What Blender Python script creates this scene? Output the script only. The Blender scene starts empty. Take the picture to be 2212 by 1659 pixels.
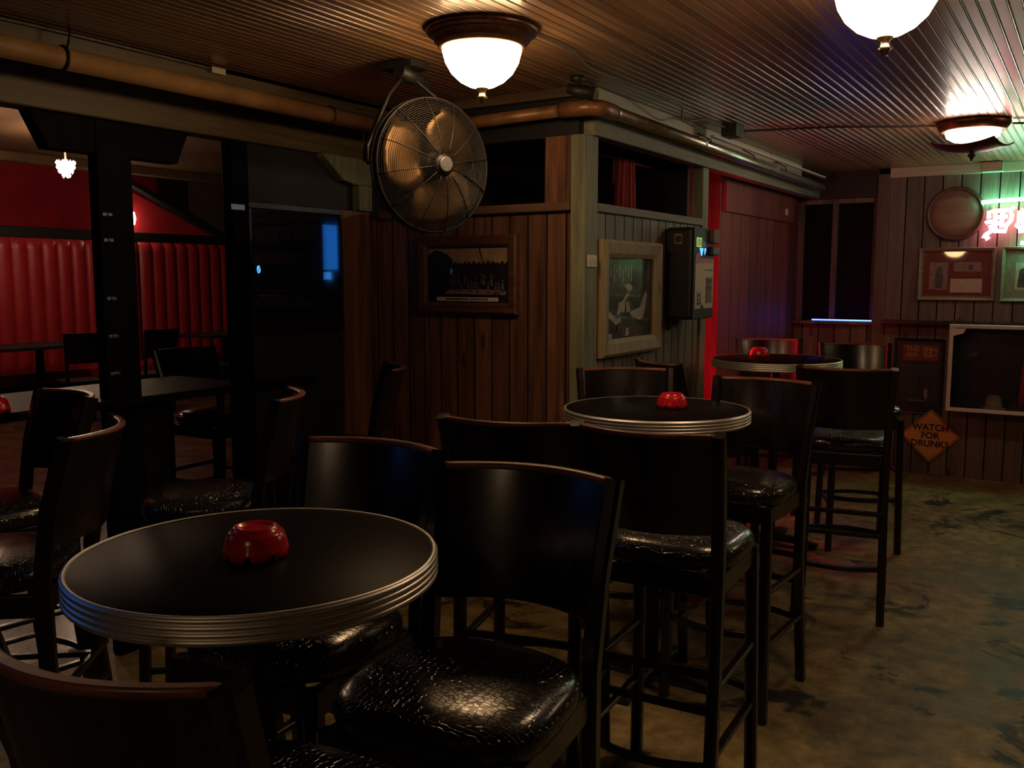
import bpy, bmesh, math, random
from mathutils import Vector, Matrix
R = math.radians
random.seed(7)
scene = bpy.context.scene
COL = scene.collection

# ------------------------------------------------------------------ materials
def N(nt, t, **kw):
    n = nt.nodes.new(t)
    for k, v in kw.items():
        if hasattr(n, k): setattr(n, k, v)
    return n
def setin(n, **kw):
    for k, v in kw.items():
        n.inputs[k.replace('_', ' ')].default_value = v
def base(name):
    m = bpy.data.materials.new(name); m.use_nodes = True
    return m, m.node_tree, m.node_tree.nodes['Principled BSDF']
def c4(c): return (c[0], c[1], c[2], 1)
def plain(name, col, rough=.5, metal=0, coat=0, spec=.5, var=.25, scale=25, bump=0, spread=.12):
    """a base colour with fine noise variation in colour and roughness"""
    m, nt, b = base(name); L = nt.links.new
    tc = N(nt, 'ShaderNodeTexCoord'); no = N(nt, 'ShaderNodeTexNoise')
    setin(no, Scale=scale, Detail=5.0, Roughness=.6)
    L(tc.outputs['Object'], no.inputs['Vector'])
    ra = N(nt, 'ShaderNodeValToRGB')
    ra.color_ramp.elements[0].position = .3; ra.color_ramp.elements[1].position = .7
    ra.color_ramp.elements[0].color = c4([x*(1-var) for x in col]); ra.color_ramp.elements[1].color = c4([min(1, x*(1+var)) for x in col])
    L(no.outputs['Fac'], ra.inputs['Fac']); L(ra.outputs['Color'], b.inputs['Base Color'])
    mr = N(nt, 'ShaderNodeMapRange'); setin(mr, To_Min=max(0.02, rough-spread), To_Max=min(1, rough+spread))
    L(no.outputs['Fac'], mr.inputs['Value']); L(mr.outputs['Result'], b.inputs['Roughness'])
    b.inputs['Metallic'].default_value = metal
    b.inputs['Coat Weight'].default_value = coat; b.inputs['Coat Roughness'].default_value = .15
    b.inputs['Specular IOR Level'].default_value = spec
    if bump:
        bp = N(nt, 'ShaderNodeBump'); setin(bp, Strength=bump, Distance=.004)
        L(no.outputs['Fac'], bp.inputs['Height']); L(bp.outputs['Normal'], b.inputs['Normal'])
    return m
def emis(name, col, s):
    m, nt, b = base(name)
    b.inputs['Base Color'].default_value = c4([x*.3 for x in col])
    b.inputs['Emission Color'].default_value = c4(col); b.inputs['Emission Strength'].default_value = s
    return m
def wood(name, dark, light, axis=2, pitch=None, across=0, rough=.55, coat=0, knots=True, grain=1.0, bump=.35, gaps=None):
    """grain stretched along axis; with pitch each board (counted along 'across') gets its own tone"""
    m, nt, b = base(name); L = nt.links.new
    tc = N(nt, 'ShaderNodeTexCoord'); sep = N(nt, 'ShaderNodeSeparateXYZ'); L(tc.outputs['Object'], sep.inputs[0])
    mp = N(nt, 'ShaderNodeMapping'); s = [22.0]*3; s[axis] = 1.6
    mp.inputs['Scale'].default_value = [x*grain for x in s]
    vec = tc.outputs['Object']; wn = None
    if pitch:
        d = N(nt, 'ShaderNodeMath', operation='DIVIDE'); L(sep.outputs[across], d.inputs[0]); d.inputs[1].default_value = pitch
        f = N(nt, 'ShaderNodeMath', operation='FLOOR'); L(d.outputs[0], f.inputs[0])
        wn = N(nt, 'ShaderNodeTexWhiteNoise', noise_dimensions='1D'); L(f.outputs[0], wn.inputs['W'])
        ad = N(nt, 'ShaderNodeVectorMath', operation='ADD'); sc = N(nt, 'ShaderNodeVectorMath', operation='SCALE')
        L(wn.outputs['Color'], sc.inputs[0]); sc.inputs['Scale'].default_value = 5
        L(tc.outputs['Object'], ad.inputs[0]); L(sc.outputs[0], ad.inputs[1]); vec = ad.outputs[0]
    L(vec, mp.inputs['Vector'])
    no = N(nt, 'ShaderNodeTexNoise'); setin(no, Scale=1.0, Detail=8.0, Roughness=.65, Distortion=.6); L(mp.outputs[0], no.inputs['Vector'])
    ra = N(nt, 'ShaderNodeValToRGB'); e = ra.color_ramp.elements
    e[0].position = .28; e[1].position = .72; e[0].color = c4(dark); e[1].color = c4(light)
    L(no.outputs['Fac'], ra.inputs['Fac']); col = ra.outputs['Color']
    if wn:
        mx = N(nt, 'ShaderNodeMix', data_type='RGBA', blend_type='MULTIPLY'); mx.inputs[0].default_value = 1
        mr = N(nt, 'ShaderNodeMapRange'); setin(mr, To_Min=.6, To_Max=1.25); L(wn.outputs['Value'], mr.inputs['Value'])
        L(col, mx.inputs[6]); L(mr.outputs[0], mx.inputs[7]); col = mx.outputs[2]
    if knots:
        vo = N(nt, 'ShaderNodeTexVoronoi'); mp2 = N(nt, 'ShaderNodeMapping'); s2 = [7.5]*3; s2[axis] = 2.6
        mp2.inputs['Scale'].default_value = s2; L(vec, mp2.inputs['Vector']); L(mp2.outputs[0], vo.inputs['Vector']); setin(vo, Scale=1.0)
        r2 = N(nt, 'ShaderNodeValToRGB'); e = r2.color_ramp.elements; e[0].position = .07; e[1].position = .16
        e[0].color = (.18, .14, .12, 1); e[1].color = (1, 1, 1, 1); L(vo.outputs['Distance'], r2.inputs['Fac'])
        mx = N(nt, 'ShaderNodeMix', data_type='RGBA', blend_type='MULTIPLY'); mx.inputs[0].default_value = .85
        L(col, mx.inputs[6]); L(r2.outputs['Color'], mx.inputs[7]); col = mx.outputs[2]
    L(col, b.inputs['Base Color'])
    mr = N(nt, 'ShaderNodeMapRange'); setin(mr, To_Min=rough-.12, To_Max=rough+.15); L(no.outputs['Fac'], mr.inputs['Value']); L(mr.outputs[0], b.inputs['Roughness'])
    b.inputs['Coat Weight'].default_value = coat; b.inputs['Coat Roughness'].default_value = .2
    bp = N(nt, 'ShaderNodeBump'); setin(bp, Strength=bump, Distance=.003); L(no.outputs['Fac'], bp.inputs['Height']); L(bp.outputs[0], b.inputs['Normal'])
    return m
def croc():
    m, nt, b = base('crocodile_vinyl'); L = nt.links.new
    tc = N(nt, 'ShaderNodeTexCoord'); nz = N(nt, 'ShaderNodeTexNoise'); setin(nz, Scale=7.0, Detail=1.0)
    L(tc.outputs['Object'], nz.inputs['Vector'])
    sc = N(nt, 'ShaderNodeVectorMath', operation='SCALE'); sc.inputs['Scale'].default_value = .05; L(nz.outputs['Color'], sc.inputs[0])
    ad = N(nt, 'ShaderNodeVectorMath', operation='ADD'); L(tc.outputs['Object'], ad.inputs[0]); L(sc.outputs[0], ad.inputs[1])
    mp = N(nt, 'ShaderNodeMapping'); mp.inputs['Scale'].default_value = (1, 1.7, .45); L(ad.outputs[0], mp.inputs['Vector'])
    vo = N(nt, 'ShaderNodeTexVoronoi', feature='DISTANCE_TO_EDGE'); setin(vo, Scale=74.0, Randomness=.55); L(mp.outputs[0], vo.inputs['Vector'])
    ra = N(nt, 'ShaderNodeValToRGB'); e = ra.color_ramp.elements; e[0].position = 0; e[1].position = .10
    L(vo.outputs['Distance'], ra.inputs['Fac'])
    bp = N(nt, 'ShaderNodeBump'); setin(bp, Strength=.6, Distance=.0026); L(ra.outputs['Color'], bp.inputs['Height']); L(bp.outputs[0], b.inputs['Normal'])
    b.inputs['Base Color'].default_value = (.012, .010, .009, 1)
    b.inputs['Roughness'].default_value = .25; b.inputs['Specular IOR Level'].default_value = .9; b.inputs['Coat Weight'].default_value = .4; b.inputs['Coat Roughness'].default_value = .22
    return m
def concrete():
    m, nt, b = base('worn_concrete'); L = nt.links.new
    tc = N(nt, 'ShaderNodeTexCoord')
    def noise(s, d, dist=0, off=0):
        mp = N(nt, 'ShaderNodeMapping'); mp.inputs['Location'].default_value = (off, off*1.7, 0); L(tc.outputs['Object'], mp.inputs['Vector'])
        n = N(nt, 'ShaderNodeTexNoise'); setin(n, Scale=s, Detail=d, Roughness=.65, Distortion=dist); L(mp.outputs[0], n.inputs['Vector']); return n
    n1, n2, n3 = noise(2.2, 9, .6), noise(12, 8), noise(2.0, 7, 1.0, 4)
    ra = N(nt, 'ShaderNodeValToRGB'); e = ra.color_ramp.elements
    e[0].position = .3; e[1].position = .7; e[0].color = (.15, .105, .045, 1); e[1].color = (.56, .45, .22, 1)
    L(n1.outputs['Fac'], ra.inputs['Fac'])
    r2 = N(nt, 'ShaderNodeValToRGB'); e = r2.color_ramp.elements; e[0].position = .3; e[1].position = .75; e[0].color = (.3, .28, .26, 1); e[1].color = (1.25, 1.18, 1.05, 1)
    L(n2.outputs['Fac'], r2.inputs['Fac'])
    mx = N(nt, 'ShaderNodeMix', data_type='RGBA', blend_type='MULTIPLY'); mx.inputs[0].default_value = .9
    L(ra.outputs['Color'], mx.inputs[6]); L(r2.outputs['Color'], mx.inputs[7])
    r3 = N(nt, 'ShaderNodeValToRGB'); e = r3.color_ramp.elements; e[0].position = .56; e[1].position = .61; e[0].color = (0, 0, 0, 1); e[1].color = (1, 1, 1, 1)
    L(n3.outputs['Fac'], r3.inputs['Fac'])
    mx2 = N(nt, 'ShaderNodeMix', data_type='RGBA'); L(r3.outputs['Color'], mx2.inputs[0]); L(mx.outputs[2], mx2.inputs[6]); mx2.inputs[7].default_value = (.035, .026, .02, 1)
    L(mx2.outputs[2], b.inputs['Base Color'])
    mr = N(nt, 'ShaderNodeMapRange'); setin(mr, To_Min=.32, To_Max=.75); L(n1.outputs['Fac'], mr.inputs['Value']); L(mr.outputs[0], b.inputs['Roughness'])
    bp = N(nt, 'ShaderNodeBump'); setin(bp, Strength=.25, Distance=.01); L(n2.outputs['Fac'], bp.inputs['Height']); L(bp.outputs[0], b.inputs['Normal'])
    return m
def glassy(name, tint=(1, 1, 1), clear=.92, dust=0):
    """thin picture glass: mostly clear with a mirror-like sheen"""
    m, nt, b = base(name); L = nt.links.new
    out = nt.nodes['Material Output']
    tr = N(nt, 'ShaderNodeBsdfTransparent'); tr.inputs[0].default_value = c4([t*clear for t in tint])
    gl = N(nt, 'ShaderNodeBsdfGlossy'); gl.inputs['Roughness'].default_value = .03
    lw = N(nt, 'ShaderNodeLayerWeight'); lw.inputs[0].default_value = .5
    pw = N(nt, 'ShaderNodeMath', operation='POWER'); L(lw.outputs['Facing'], pw.inputs[0]); pw.inputs[1].default_value = 4
    fr = N(nt, 'ShaderNodeMapRange'); setin(fr, To_Min=.055, To_Max=.9); L(pw.outputs[0], fr.inputs['Value'])
    if dust:
        df = N(nt, 'ShaderNodeBsdfTranslucent'); df.inputs[0].default_value = (.5, .52, .6, 1)
        m2 = N(nt, 'ShaderNodeMixShader'); m2.inputs[0].default_value = dust; L(tr.outputs[0], m2.inputs[1]); L(df.outputs[0], m2.inputs[2]); tr = m2
    mx = N(nt, 'ShaderNodeMixShader'); L(fr.outputs[0], mx.inputs[0]); L(tr.outputs[0], mx.inputs[1]); L(gl.outputs[0], mx.inputs[2])
    L(mx.outputs[0], out.inputs['Surface'])
    return m

M = dict(
    plank_red=wood('barn_plank_red', (.03, .012, .007), (.30, .125, .062), 2, .1045, 0, .5),
    plank_grey=wood('barn_plank_grey', (.05, .04, .024), (.29, .25, .15), 2, .1045, 1, .6),
    plank_back=wood('barn_plank_dull', (.08, .065, .05), (.21, .175, .135), 2, .13, 0, .6),
    plank_side=wood('barn_plank_side', (.10, .018, .016), (.30, .06, .05), 2, .2, 1, .55),
    post=wood('weathered_post', (.10, .105, .065), (.30, .31, .20), 2, rough=.65, knots=False),
    rail=wood('weathered_rail_along', (.10, .095, .065), (.30, .28, .19), 1, rough=.65, knots=False),
    rail_red=wood('weathered_rail_across', (.05, .025, .014), (.19, .10, .055), 0, rough=.6, knots=False),
    beam=wood('old_beam', (.05, .035, .018), (.17, .125, .065), 1, rough=.5, knots=False),
    beam_across=wood('old_beam_across', (.045, .025, .014), (.14, .085, .05), 0, rough=.55, knots=False),
    pale=wood('pale_board', (.36, .30, .22), (.62, .54, .42), 0, rough=.6, grain=.6),
    pale_y=wood('pale_board_long', (.42, .40, .30), (.66, .63, .5), 1, rough=.6, grain=.6),
    ceil=wood('varnished_beadboard', (.20, .105, .05), (.33, .19, .10), 1, .041, 0, .36, coat=.4, knots=False, bump=.1),
    black_wood=wood('black_lacquered_wood', (.004, .003, .0025), (.011, .006, .0045), 2, rough=.28, coat=.4, knots=False, bump=.05),
    worn_edge=wood('worn_mahogany_edge', (.10, .03, .016), (.32, .11, .055), 0, rough=.42, coat=.2, knots=False, bump=.1),
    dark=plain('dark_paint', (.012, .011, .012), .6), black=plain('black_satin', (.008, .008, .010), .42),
    darkblue=plain('dark_post_paint', (.003, .003, .005), .6, spec=.06),
    laminate=plain('black_laminate', (.006, .005, .0045), .42, spec=.04, var=.6, scale=160, spread=.05),
    chrome=plain('ribbed_aluminium', (.82, .79, .74), .42, .9, var=.05, spread=.06),
    silver=plain('galvanised_pipe', (.66, .63, .55), .33, 1, var=.15),
    iron=plain('black_iron', (.012, .012, .012), .5, var=.3),
    rust=plain('painted_copper_pipe', (.26, .12, .05), .4, .25, var=.35, scale=14),
    pipe_tan=plain('tan_painted_pipe', (.33, .2, .085), .4, 0, var=.25, scale=9),
    cable=plain('grey_cable', (.13, .11, .09), .5), cable_dark=plain('dark_cable', (.025, .02, .018), .5),
    white=plain('white_plastic', (.6, .57, .5), .45, var=.08), cream=plain('cream_paper', (.62, .53, .40), .7, var=.12, scale=60),
    bronze=plain('antique_bronze', (.13, .06, .032), .36, .7, var=.35, scale=40),
    hinge=plain('blued_hinge', (.16, .20, .32), .35, .9), finial=plain('brass_finial', (.6, .42, .22), .3, 1),
    ash=plain('red_plastic', (.62, .012, .02), .22, coat=.3, var=.08, spread=.05),
    croc=croc(), floor=concrete(), glass=glassy('picture_glass'), case_glass=glassy('case_glass'), dusty_glass=glassy('dusty_glass', (.75, .8, 1), .6, .3), window_dark=plain('unlit_window', (.003, .003, .006), .5, spec=.08),
    dark_glass=plain('black_glass', (.004, .005, .009), .06, spec=.8, var=.1, spread=.02),
    frame_brown=wood('brown_frame', (.05, .018, .01), (.15, .06, .032), 0, rough=.42, coat=.15, knots=False),
    frame_pine=wood('pine_frame', (.2, .15, .075), (.42, .33, .19), 2, rough=.55, knots=True),
    frame_thin=wood('plain_frame', (.16, .11, .07), (.32, .24, .16), 0, rough=.5, knots=False),
    red_vinyl=plain('red_tufted_vinyl', (.42, .022, .03), .4, var=.12, scale=6),
    red_gloss=plain('red_gloss_panel', (.20, .010, .016), .16, coat=.5, var=.2, scale=4),
    red_cloth=plain('red_cloth', (.32, .035, .03), .8, var=.25, scale=30),
    brown_wall=plain('brown_plaster', (.10, .065, .035), .7, var=.3, scale=3),
    lobby_ceiling=plain('amber_ceiling', (.15, .085, .04), .6, var=.2, scale=3),
    lobby_floor=plain('brown_tile', (.11, .055, .035), .28, var=.4, scale=4),
    lamp=emis('lit_glass_bowl', (1, .62, .30), 30), lamp2=emis('lit_glass_bowl_warm', (1, .66, .38), 28),
    lamp_rear=emis('lit_glass_bowl_dim', (1, .64, .34), 20),
    bulb=emis('lit_bulb', (1, .80, .66), 62),
    chand=emis('lit_crystal', (1, .68, .45), 85), sconce=emis('lit_sconce', (1, .8, .5), 14),
    neon_red=emis('red_neon', (1, .02, .05), 60), neon_pink=emis('pink_neon', (1, .20, .32), 11),
    neon_green=emis('green_neon', (.12, 1, .5), 38), neon_blue=emis('blue_led', (.035, .09, 1), 13),
    tv=emis('blue_screen', (.03, .33, .9), 1.1), tv_big=emis('television_picture', (.05, .28, 1), .55),
    fan_blade=plain('bronze_blade', (.17, .10, .045), .38, .8, var=.2), wire=plain('dark_wire', (.012, .010, .009), .5),
    hub=plain('silver_hub_cap', (.16, .16, .18), .5, .5),
    orange=plain('orange_sign_paint', (.78, .33, .10), .5, var=.1, scale=14), ink=plain('black_ink', (.012, .01, .01), .6),
    lime=emis('glowing_lime_sticker', (.65, .95, .22), .55), cyan=emis('blue_glow', (.1, .45, 1), 1.6),  # glow painted into the sticker, the emblem and the disc on the glass
    slate=plain('grey_blue_paint', (.18, .2, .28), .5), banner=plain('red_banner', (.45, .05, .06), .5),
    sepia_sky=plain('sepia_sky', (.42, .28, .17), .6, var=.3, scale=10), sepia_dark=plain('sepia_dark', (.018, .011, .012), .6, var=.6, scale=40),
    sepia_ground=plain('sepia_ground', (.32, .22, .19), .6, var=.3, scale=30), sepia_mid=plain('sepia_figures', (.12, .085, .08), .6, var=.5, scale=60),
    photo_dark=plain('photo_dark', (.07, .075, .05), .6, var=.8, scale=14), photo_white=plain('photo_white', (.62, .57, .46), .6, var=.2, scale=30),
    photo_grey=plain('photo_grey', (.11, .11, .075), .6, var=.4, scale=25),
    poster_red=plain('red_brown_mat', (.20, .035, .022), .6, var=.25, scale=16), poster_black=plain('poster_black', (.010, .011, .014), .45, var=.5),
    poster_green=plain('poster_green', (.018, .03, .026), .5, var=.7, scale=30), rusty=plain('rusty_red_ink', (.20, .04, .025), .6), mug=plain('yellow_ink', (.36, .2, .08), .6),
    mat_green=plain('pale_mat', (.30, .28, .20), .6, var=.2), lid=wood('barrel_lid_wood', (.16, .08, .055), (.32, .18, .125), 0, rough=.6, knots=False),
    rim=plain('dark_barrel_rim', (.10, .045, .04), .45, .2), straw=plain('straw', (.2, .17, .11), .8, var=.4, scale=60),
)

# ------------------------------------------------------------------ mesh helpers
class MB:
    def __init__(s): s.v = []; s.f = []; s.mi = []; s.cur = 0; s.sm = []
    def add(s, vs, fs, smooth=False):
        o = len(s.v); s.v += [tuple(v) for v in vs]
        for f in fs: s.f.append([i+o for i in f]); s.mi.append(s.cur); s.sm.append(smooth)
        return s
    def box(s, x0, x1, y0, y1, z0, z1):
        v = [(x, y, z) for x in (x0, x1) for y in (y0, y1) for z in (z0, z1)]
        return s.add(v, [(0, 1, 3, 2), (4, 6, 7, 5), (0, 4, 5, 1), (2, 3, 7, 6), (0, 2, 6, 4), (1, 5, 7, 3)])
    def rings(s, rings, closed=True, caps=True, smooth=True):
        """skin a list of equally long point rings"""
        n = len(rings[0]); vs = [p for r in rings for p in r]; fs = []
        for i in range(len(rings)-1):
            for j in range(n if closed else n-1):
                k = (j+1) % n; fs.append((i*n+j, i*n+k, (i+1)*n+k, (i+1)*n+j))
        s.add(vs, fs, smooth)
        if caps:
            o = len(s.v)-len(vs)
            s.f.append([o+j for j in reversed(range(n))]); s.f.append([o+(len(rings)-1)*n+j for j in range(n)])
            s.mi += [s.cur]*2; s.sm += [False]*2
        return s
    def tube(s, pts, r, n=8, caps=True, closed=False):
        pts = [Vector(p) for p in pts]; rr = r if isinstance(r, (list, tuple)) else [r]*len(pts)
        rg = []; up = None; m = len(pts)
        for i, p in enumerate(pts):
            if closed: t = pts[(i+1) % m]-pts[i-1]
            else: t = pts[min(i+1, m-1)]-pts[max(i-1, 0)]
            t.normalize()
            if up is None:
                up = Vector((0, 0, 1)) if abs(t.z) < .9 else Vector((1, 0, 0))
            a = up - t*up.dot(t); a.normalize(); b = t.cross(a); up = a
            rg.append([p + (a*math.cos(q)+b*math.sin(q))*rr[i] for q in [2*math.pi*k/n for k in range(n)]])
        if closed: rg.append(rg[0])
        return s.rings(rg, caps=caps and not closed)
    def bar(s, pts, w, h, side=(1, 0, 0)):
        """rectangular section swept along pts; side gives the width direction"""
        pts = [Vector(p) for p in pts]; rg = []; sd = Vector(side)
        for i, p in enumerate(pts):
            t = (pts[min(i+1, len(pts)-1)]-pts[max(i-1, 0)]).normalized()
            a = (sd - t*sd.dot(t)).normalized(); b = t.cross(a)
            c = min(w, h)*.22
            q = [(-w/2+c, -h/2), (w/2-c, -h/2), (w/2, -h/2+c), (w/2, h/2-c), (w/2-c, h/2), (-w/2+c, h/2), (-w/2, h/2-c), (-w/2, -h/2+c)]
            rg.append([p+a*x+b*y for x, y in q])
        return s.rings(rg, smooth=False)
    def lathe(s, prof, n=40, c=(0, 0, 0), caps=True):
        return s.rings([[(c[0]+r*math.cos(2*math.pi*k/n), c[1]+r*math.sin(2*math.pi*k/n), c[2]+z) for k in range(n)] for r, z in prof], caps=caps)
    def prism(s, poly, axis, a, b):
        def P(u, v, w): return {'x': (w, u, v), 'y': (u, w, v), 'z': (u, v, w)}[axis]
        n = len(poly); vs = [P(u, v, a) for u, v in poly]+[P(u, v, b) for u, v in poly]
        return s.add(vs, [tuple(range(n)), tuple(range(2*n-1, n-1, -1))]+[(i, n+i, n+(i+1) % n, (i+1) % n) for i in range(n)])
    def build(s, name, mats, parent=None, loc=None, bevel=0, autosmooth=True):
        me = bpy.data.meshes.new(name); me.from_pydata(s.v, [], s.f)
        for m in (mats if isinstance(mats, (list, tuple)) else [mats]): me.materials.append(m)
        for p, mi, sm in zip(me.polygons, s.mi, s.sm): p.material_index = mi; p.use_smooth = sm
        bm = bmesh.new(); bm.from_mesh(me); bmesh.ops.recalc_face_normals(bm, faces=bm.faces); bm.to_mesh(me); bm.free()
        o = bpy.data.objects.new(name, me); COL.objects.link(o)
        if parent: o.parent = parent
        if loc: o.location = loc
        if bevel:
            md = o.modifiers.new('bevel', 'BEVEL'); md.width = bevel; md.segments = 2; md.limit_method = 'ANGLE'
        return o
def tag(o, label=None, cat=None, group=None, kind=None):
    if label: o['label'] = label
    if cat: o['category'] = cat
    if group: o['group'] = group
    if kind: o['kind'] = kind
    return o
def thing(name, label, cat, loc=(0, 0, 0), rz=0, group=None):
    o = bpy.data.objects.new(name, None); COL.objects.link(o)
    o.empty_display_size = .05
    o.location = loc; o.rotation_euler = (0, 0, rz)
    return tag(o, label, cat, group)
def structure(name, mb, mat, parent=None, bevel=0, label=None):
    o = mb.build(name, mat, parent, bevel=bevel)
    if parent is None: o['kind'] = 'structure'
    if label: o['label'] = label
    return o
def copy_tree(o, parent=None):
    c = o.copy(); COL.objects.link(c)
    if parent: c.parent = parent
    for ch in o.children: copy_tree(ch, c)
    return c
def text(name, body, size, mat, parent, loc, rot=(R(90), 0, 0), depth=.0008, sx=1):
    cu = bpy.data.curves.new(name, 'FONT'); cu.body = body; cu.size = size; cu.align_x = 'CENTER'; cu.align_y = 'CENTER'; cu.extrude = depth; cu.offset = size*.022
    t = bpy.data.objects.new(name, cu); COL.objects.link(t)
    dg = bpy.context.evaluated_depsgraph_get(); me = bpy.data.meshes.new_from_object(t.evaluated_get(dg))
    bpy.data.objects.remove(t)
    me.materials.clear(); me.materials.append(mat); me.name = name
    o = bpy.data.objects.new(name, me); COL.objects.link(o); o.parent = parent; o.location = loc; o.rotation_euler = rot; o.scale = (sx, 1, 1)
    return o

# ------------------------------------------------------------------ camera, world
cam = bpy.data.cameras.new('camera'); co = bpy.data.objects.new('camera', cam); COL.objects.link(co)
cam.sensor_width = 36; cam.lens = 36*1970/2212; cam.clip_start = .02
co.location = (0, 0, 1.55); co.rotation_euler = (R(90)-math.atan(228/1970), 0, R(32.5)); scene.camera = co
w = bpy.data.worlds.new('dim_interior'); scene.world = w; w.use_nodes = True
w.node_tree.nodes['Background'].inputs[0].default_value = (.5, .45, .6, 1); w.node_tree.nodes['Background'].inputs[1].default_value = .0
scene.view_settings.view_transform = 'Standard'; scene.view_settings.look = 'None'; scene.view_settings.gamma = 1
scene.view_settings.exposure = 0.0; scene.view_settings.use_curve_mapping = False
scene.cycles.max_bounces = 6

CZ = 2.41           # ceiling height
YB = 7.8            # back wall
XP, YP, YE = -2.0, 3.75, 5.29   # pillar: right face, front face, far end
XL = -3.3           # left wall

# ------------------------------------------------------------------ shell
structure('floor', MB().box(-3.55, 3.4, -2.6, YB+.5, -.1, 0), M['floor'])
def grooved(u0, u1, pitch, depth, groove, bead=False):
    """profile (u, d) of boards with grooves between them"""
    p = []; u = math.floor(u0/pitch)*pitch
    while u < u1:
        for du, d in ((groove/2, 0), (pitch-groove/2, 0), (pitch, -depth)):
            p.append((u+du, d))
        if bead:
            p.insert(-1, (u+pitch-groove/2-.0005, 0)); p.insert(-1, (u+pitch-groove*.25, -depth))
        u += pitch
    return [q for q in p if u0 <= q[0] <= u1]
mb = MB(); pr = []
u = -3.08
while u < 3.4:                       # bead, flat face, bead
    for k in range(5):
        a = math.pi*k/4; pr.append((u+.003-.003*math.cos(a), CZ+.002-.003*math.sin(a)))
    pr += [(u+.0065, CZ+.003), (u+.0085, CZ), (u+.0395, CZ), (u+.041, CZ+.003)]
    u += .041
mb.rings([[(x, -2.6, z) for x, z in pr], [(x, YB+.3, z) for x, z in pr]], closed=False, caps=False, smooth=False)
mb.box(-3.08, 3.4, -2.6, YB+.3, CZ+.006, CZ+.06)
structure('ceiling', mb, M['ceil'])
# pillar front and side faces: boards with grooves
def board_wall(name, mat, axis, plane, u0, u1, z0, z1, pitch, thick, sgn, depth=.014, groove=.009):
    pr = grooved(u0, u1, pitch, depth, groove); pr = [(u0, 0)]+pr+[(u1, 0)]
    mb = MB()
    def P(u, d, z): return (u, plane+sgn*d, z) if axis == 'x' else (plane+sgn*d, u, z)
    for (u, d), (u2, d2) in zip(pr, pr[1:]):
        mb.cur = 1 if min(d, d2) < -depth*.5 else 0  # groove faces coloured dark: shade painted into the seams
        mb.add([P(u, d, z0), P(u2, d2, z0), P(u2, d2, z1), P(u, d, z1)], [(0, 1, 2, 3)])
    mb.cur = 0
    if axis == 'x': mb.box(u0, u1, min(plane-sgn*.018, plane-sgn*(thick+.01)), max(plane-sgn*.018, plane-sgn*(thick+.01)), z0, z1)
    else: mb.box(min(plane-sgn*.018, plane-sgn*(thick+.01)), max(plane-sgn*.018, plane-sgn*(thick+.01)), u0, u1, z0, z1)
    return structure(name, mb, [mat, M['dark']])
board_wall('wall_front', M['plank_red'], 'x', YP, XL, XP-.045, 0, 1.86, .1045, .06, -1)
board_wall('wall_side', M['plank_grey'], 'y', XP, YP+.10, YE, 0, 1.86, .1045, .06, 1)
structure('wall_recess', MB().box(-3.2, XP-.1, YE-.04, YE, 0, CZ), M['dark'])       # dark back of the open top
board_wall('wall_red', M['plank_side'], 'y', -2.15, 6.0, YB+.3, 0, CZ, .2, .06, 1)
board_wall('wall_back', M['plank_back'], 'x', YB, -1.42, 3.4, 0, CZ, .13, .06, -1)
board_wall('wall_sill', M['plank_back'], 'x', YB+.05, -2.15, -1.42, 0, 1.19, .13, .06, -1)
structure('wall_niche', MB().box(-2.62, -2.56, YE, 6.06, 0, CZ).box(-2.56, -2.15, 5.96, 5.995, 0, CZ), M['plank_side'])
structure('wall_right', MB().box(3.4, 3.5, -2.6, YB+.3, 0, CZ), M['dark'])
structure('wall_rear', MB().box(-3.4, 3.4, -2.7, -2.6, 0, CZ), M['dark'])
structure('wall_left', MB().box(XL-.08, XL, 2.935, 3.53, 0, 1.32).box(XL-.08, XL, 2.935, 3.53, 1.88, 2.165).box(XL-.08, XL, 3.53, YB+.3, 0, 2.165).box(XL-.08, XL, -2.6, 1.2, 0, 2.165), M['dark'])
structure('trim_1', MB().box(XL-.08, XL+.02, -2.6, YP-.03, 2.165, 2.33), M['beam'], bevel=.006)        # long header over the pass-through
structure('trim_2', MB().box(XL-.08, -3.08, -2.6, YP-.03, 2.39, 2.45), M['dark'])                      # soffit
structure('trim_3', MB().box(-3.13, -3.08, -2.6, YP-.03, 2.335, CZ), M['beam'], bevel=.003)            # fascia board
structure('trim_4', MB().box(XP-.06, XP+.015, YP-.02, YP+.115, 0, 2.2), M['post'], bevel=.006)         # corner post
structure('trim_5', MB().box(XP-.06, XP+.012, YE-.075, YE+.02, 0, 2.2), M['post'], bevel=.006)         # end post
structure('trim_6', MB().box(XP-.05, XP+.02, YP+.115, YE-.075, 1.86, 1.90), M['rail'], bevel=.004)
structure('trim_7', MB().box(-3.2, XP-.06, YP-.03, YP+.05, 1.86, 1.90), M['rail_red'], bevel=.004)
structure('trim_8', MB().box(XL, XP+.02, YP-.045, YP+.05, 2.365, CZ), M['beam_across'], bevel=.004)
structure('trim_26', MB().box(XL, XP-.03, YP+.0, YP+.05, 2.2, 2.365), M['dark'])
structure('trim_9', MB().box(XP-.05, XP+.03, YP+.05, YB+.05, 2.2, 2.295), M['rail'], bevel=.006)
structure('trim_10', MB().box(XP-.03, XP+.045, YP+.05, YB-.6, 2.30, CZ), M['pale_y'], bevel=.003)
structure('trim_11', MB().box(-2.2, XP-.06, YP-.012, YP+.03, 1.90, 2.2), M['plank_red'])
structure('trim_12', MB().box(-1.42, 3.4, YB-.03, YB, 2.335, CZ), M['pale'], bevel=.003)
structure('trim_13', MB().box(-1.51, -1.42, YB-.03, YB+.12, 0, 2.37), M['plank_back'], bevel=.004)
structure('trim_14', MB().box(-2.15, -1.51, YB+.02, YB+.12, 2.2, CZ), M['dark'])
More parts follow.
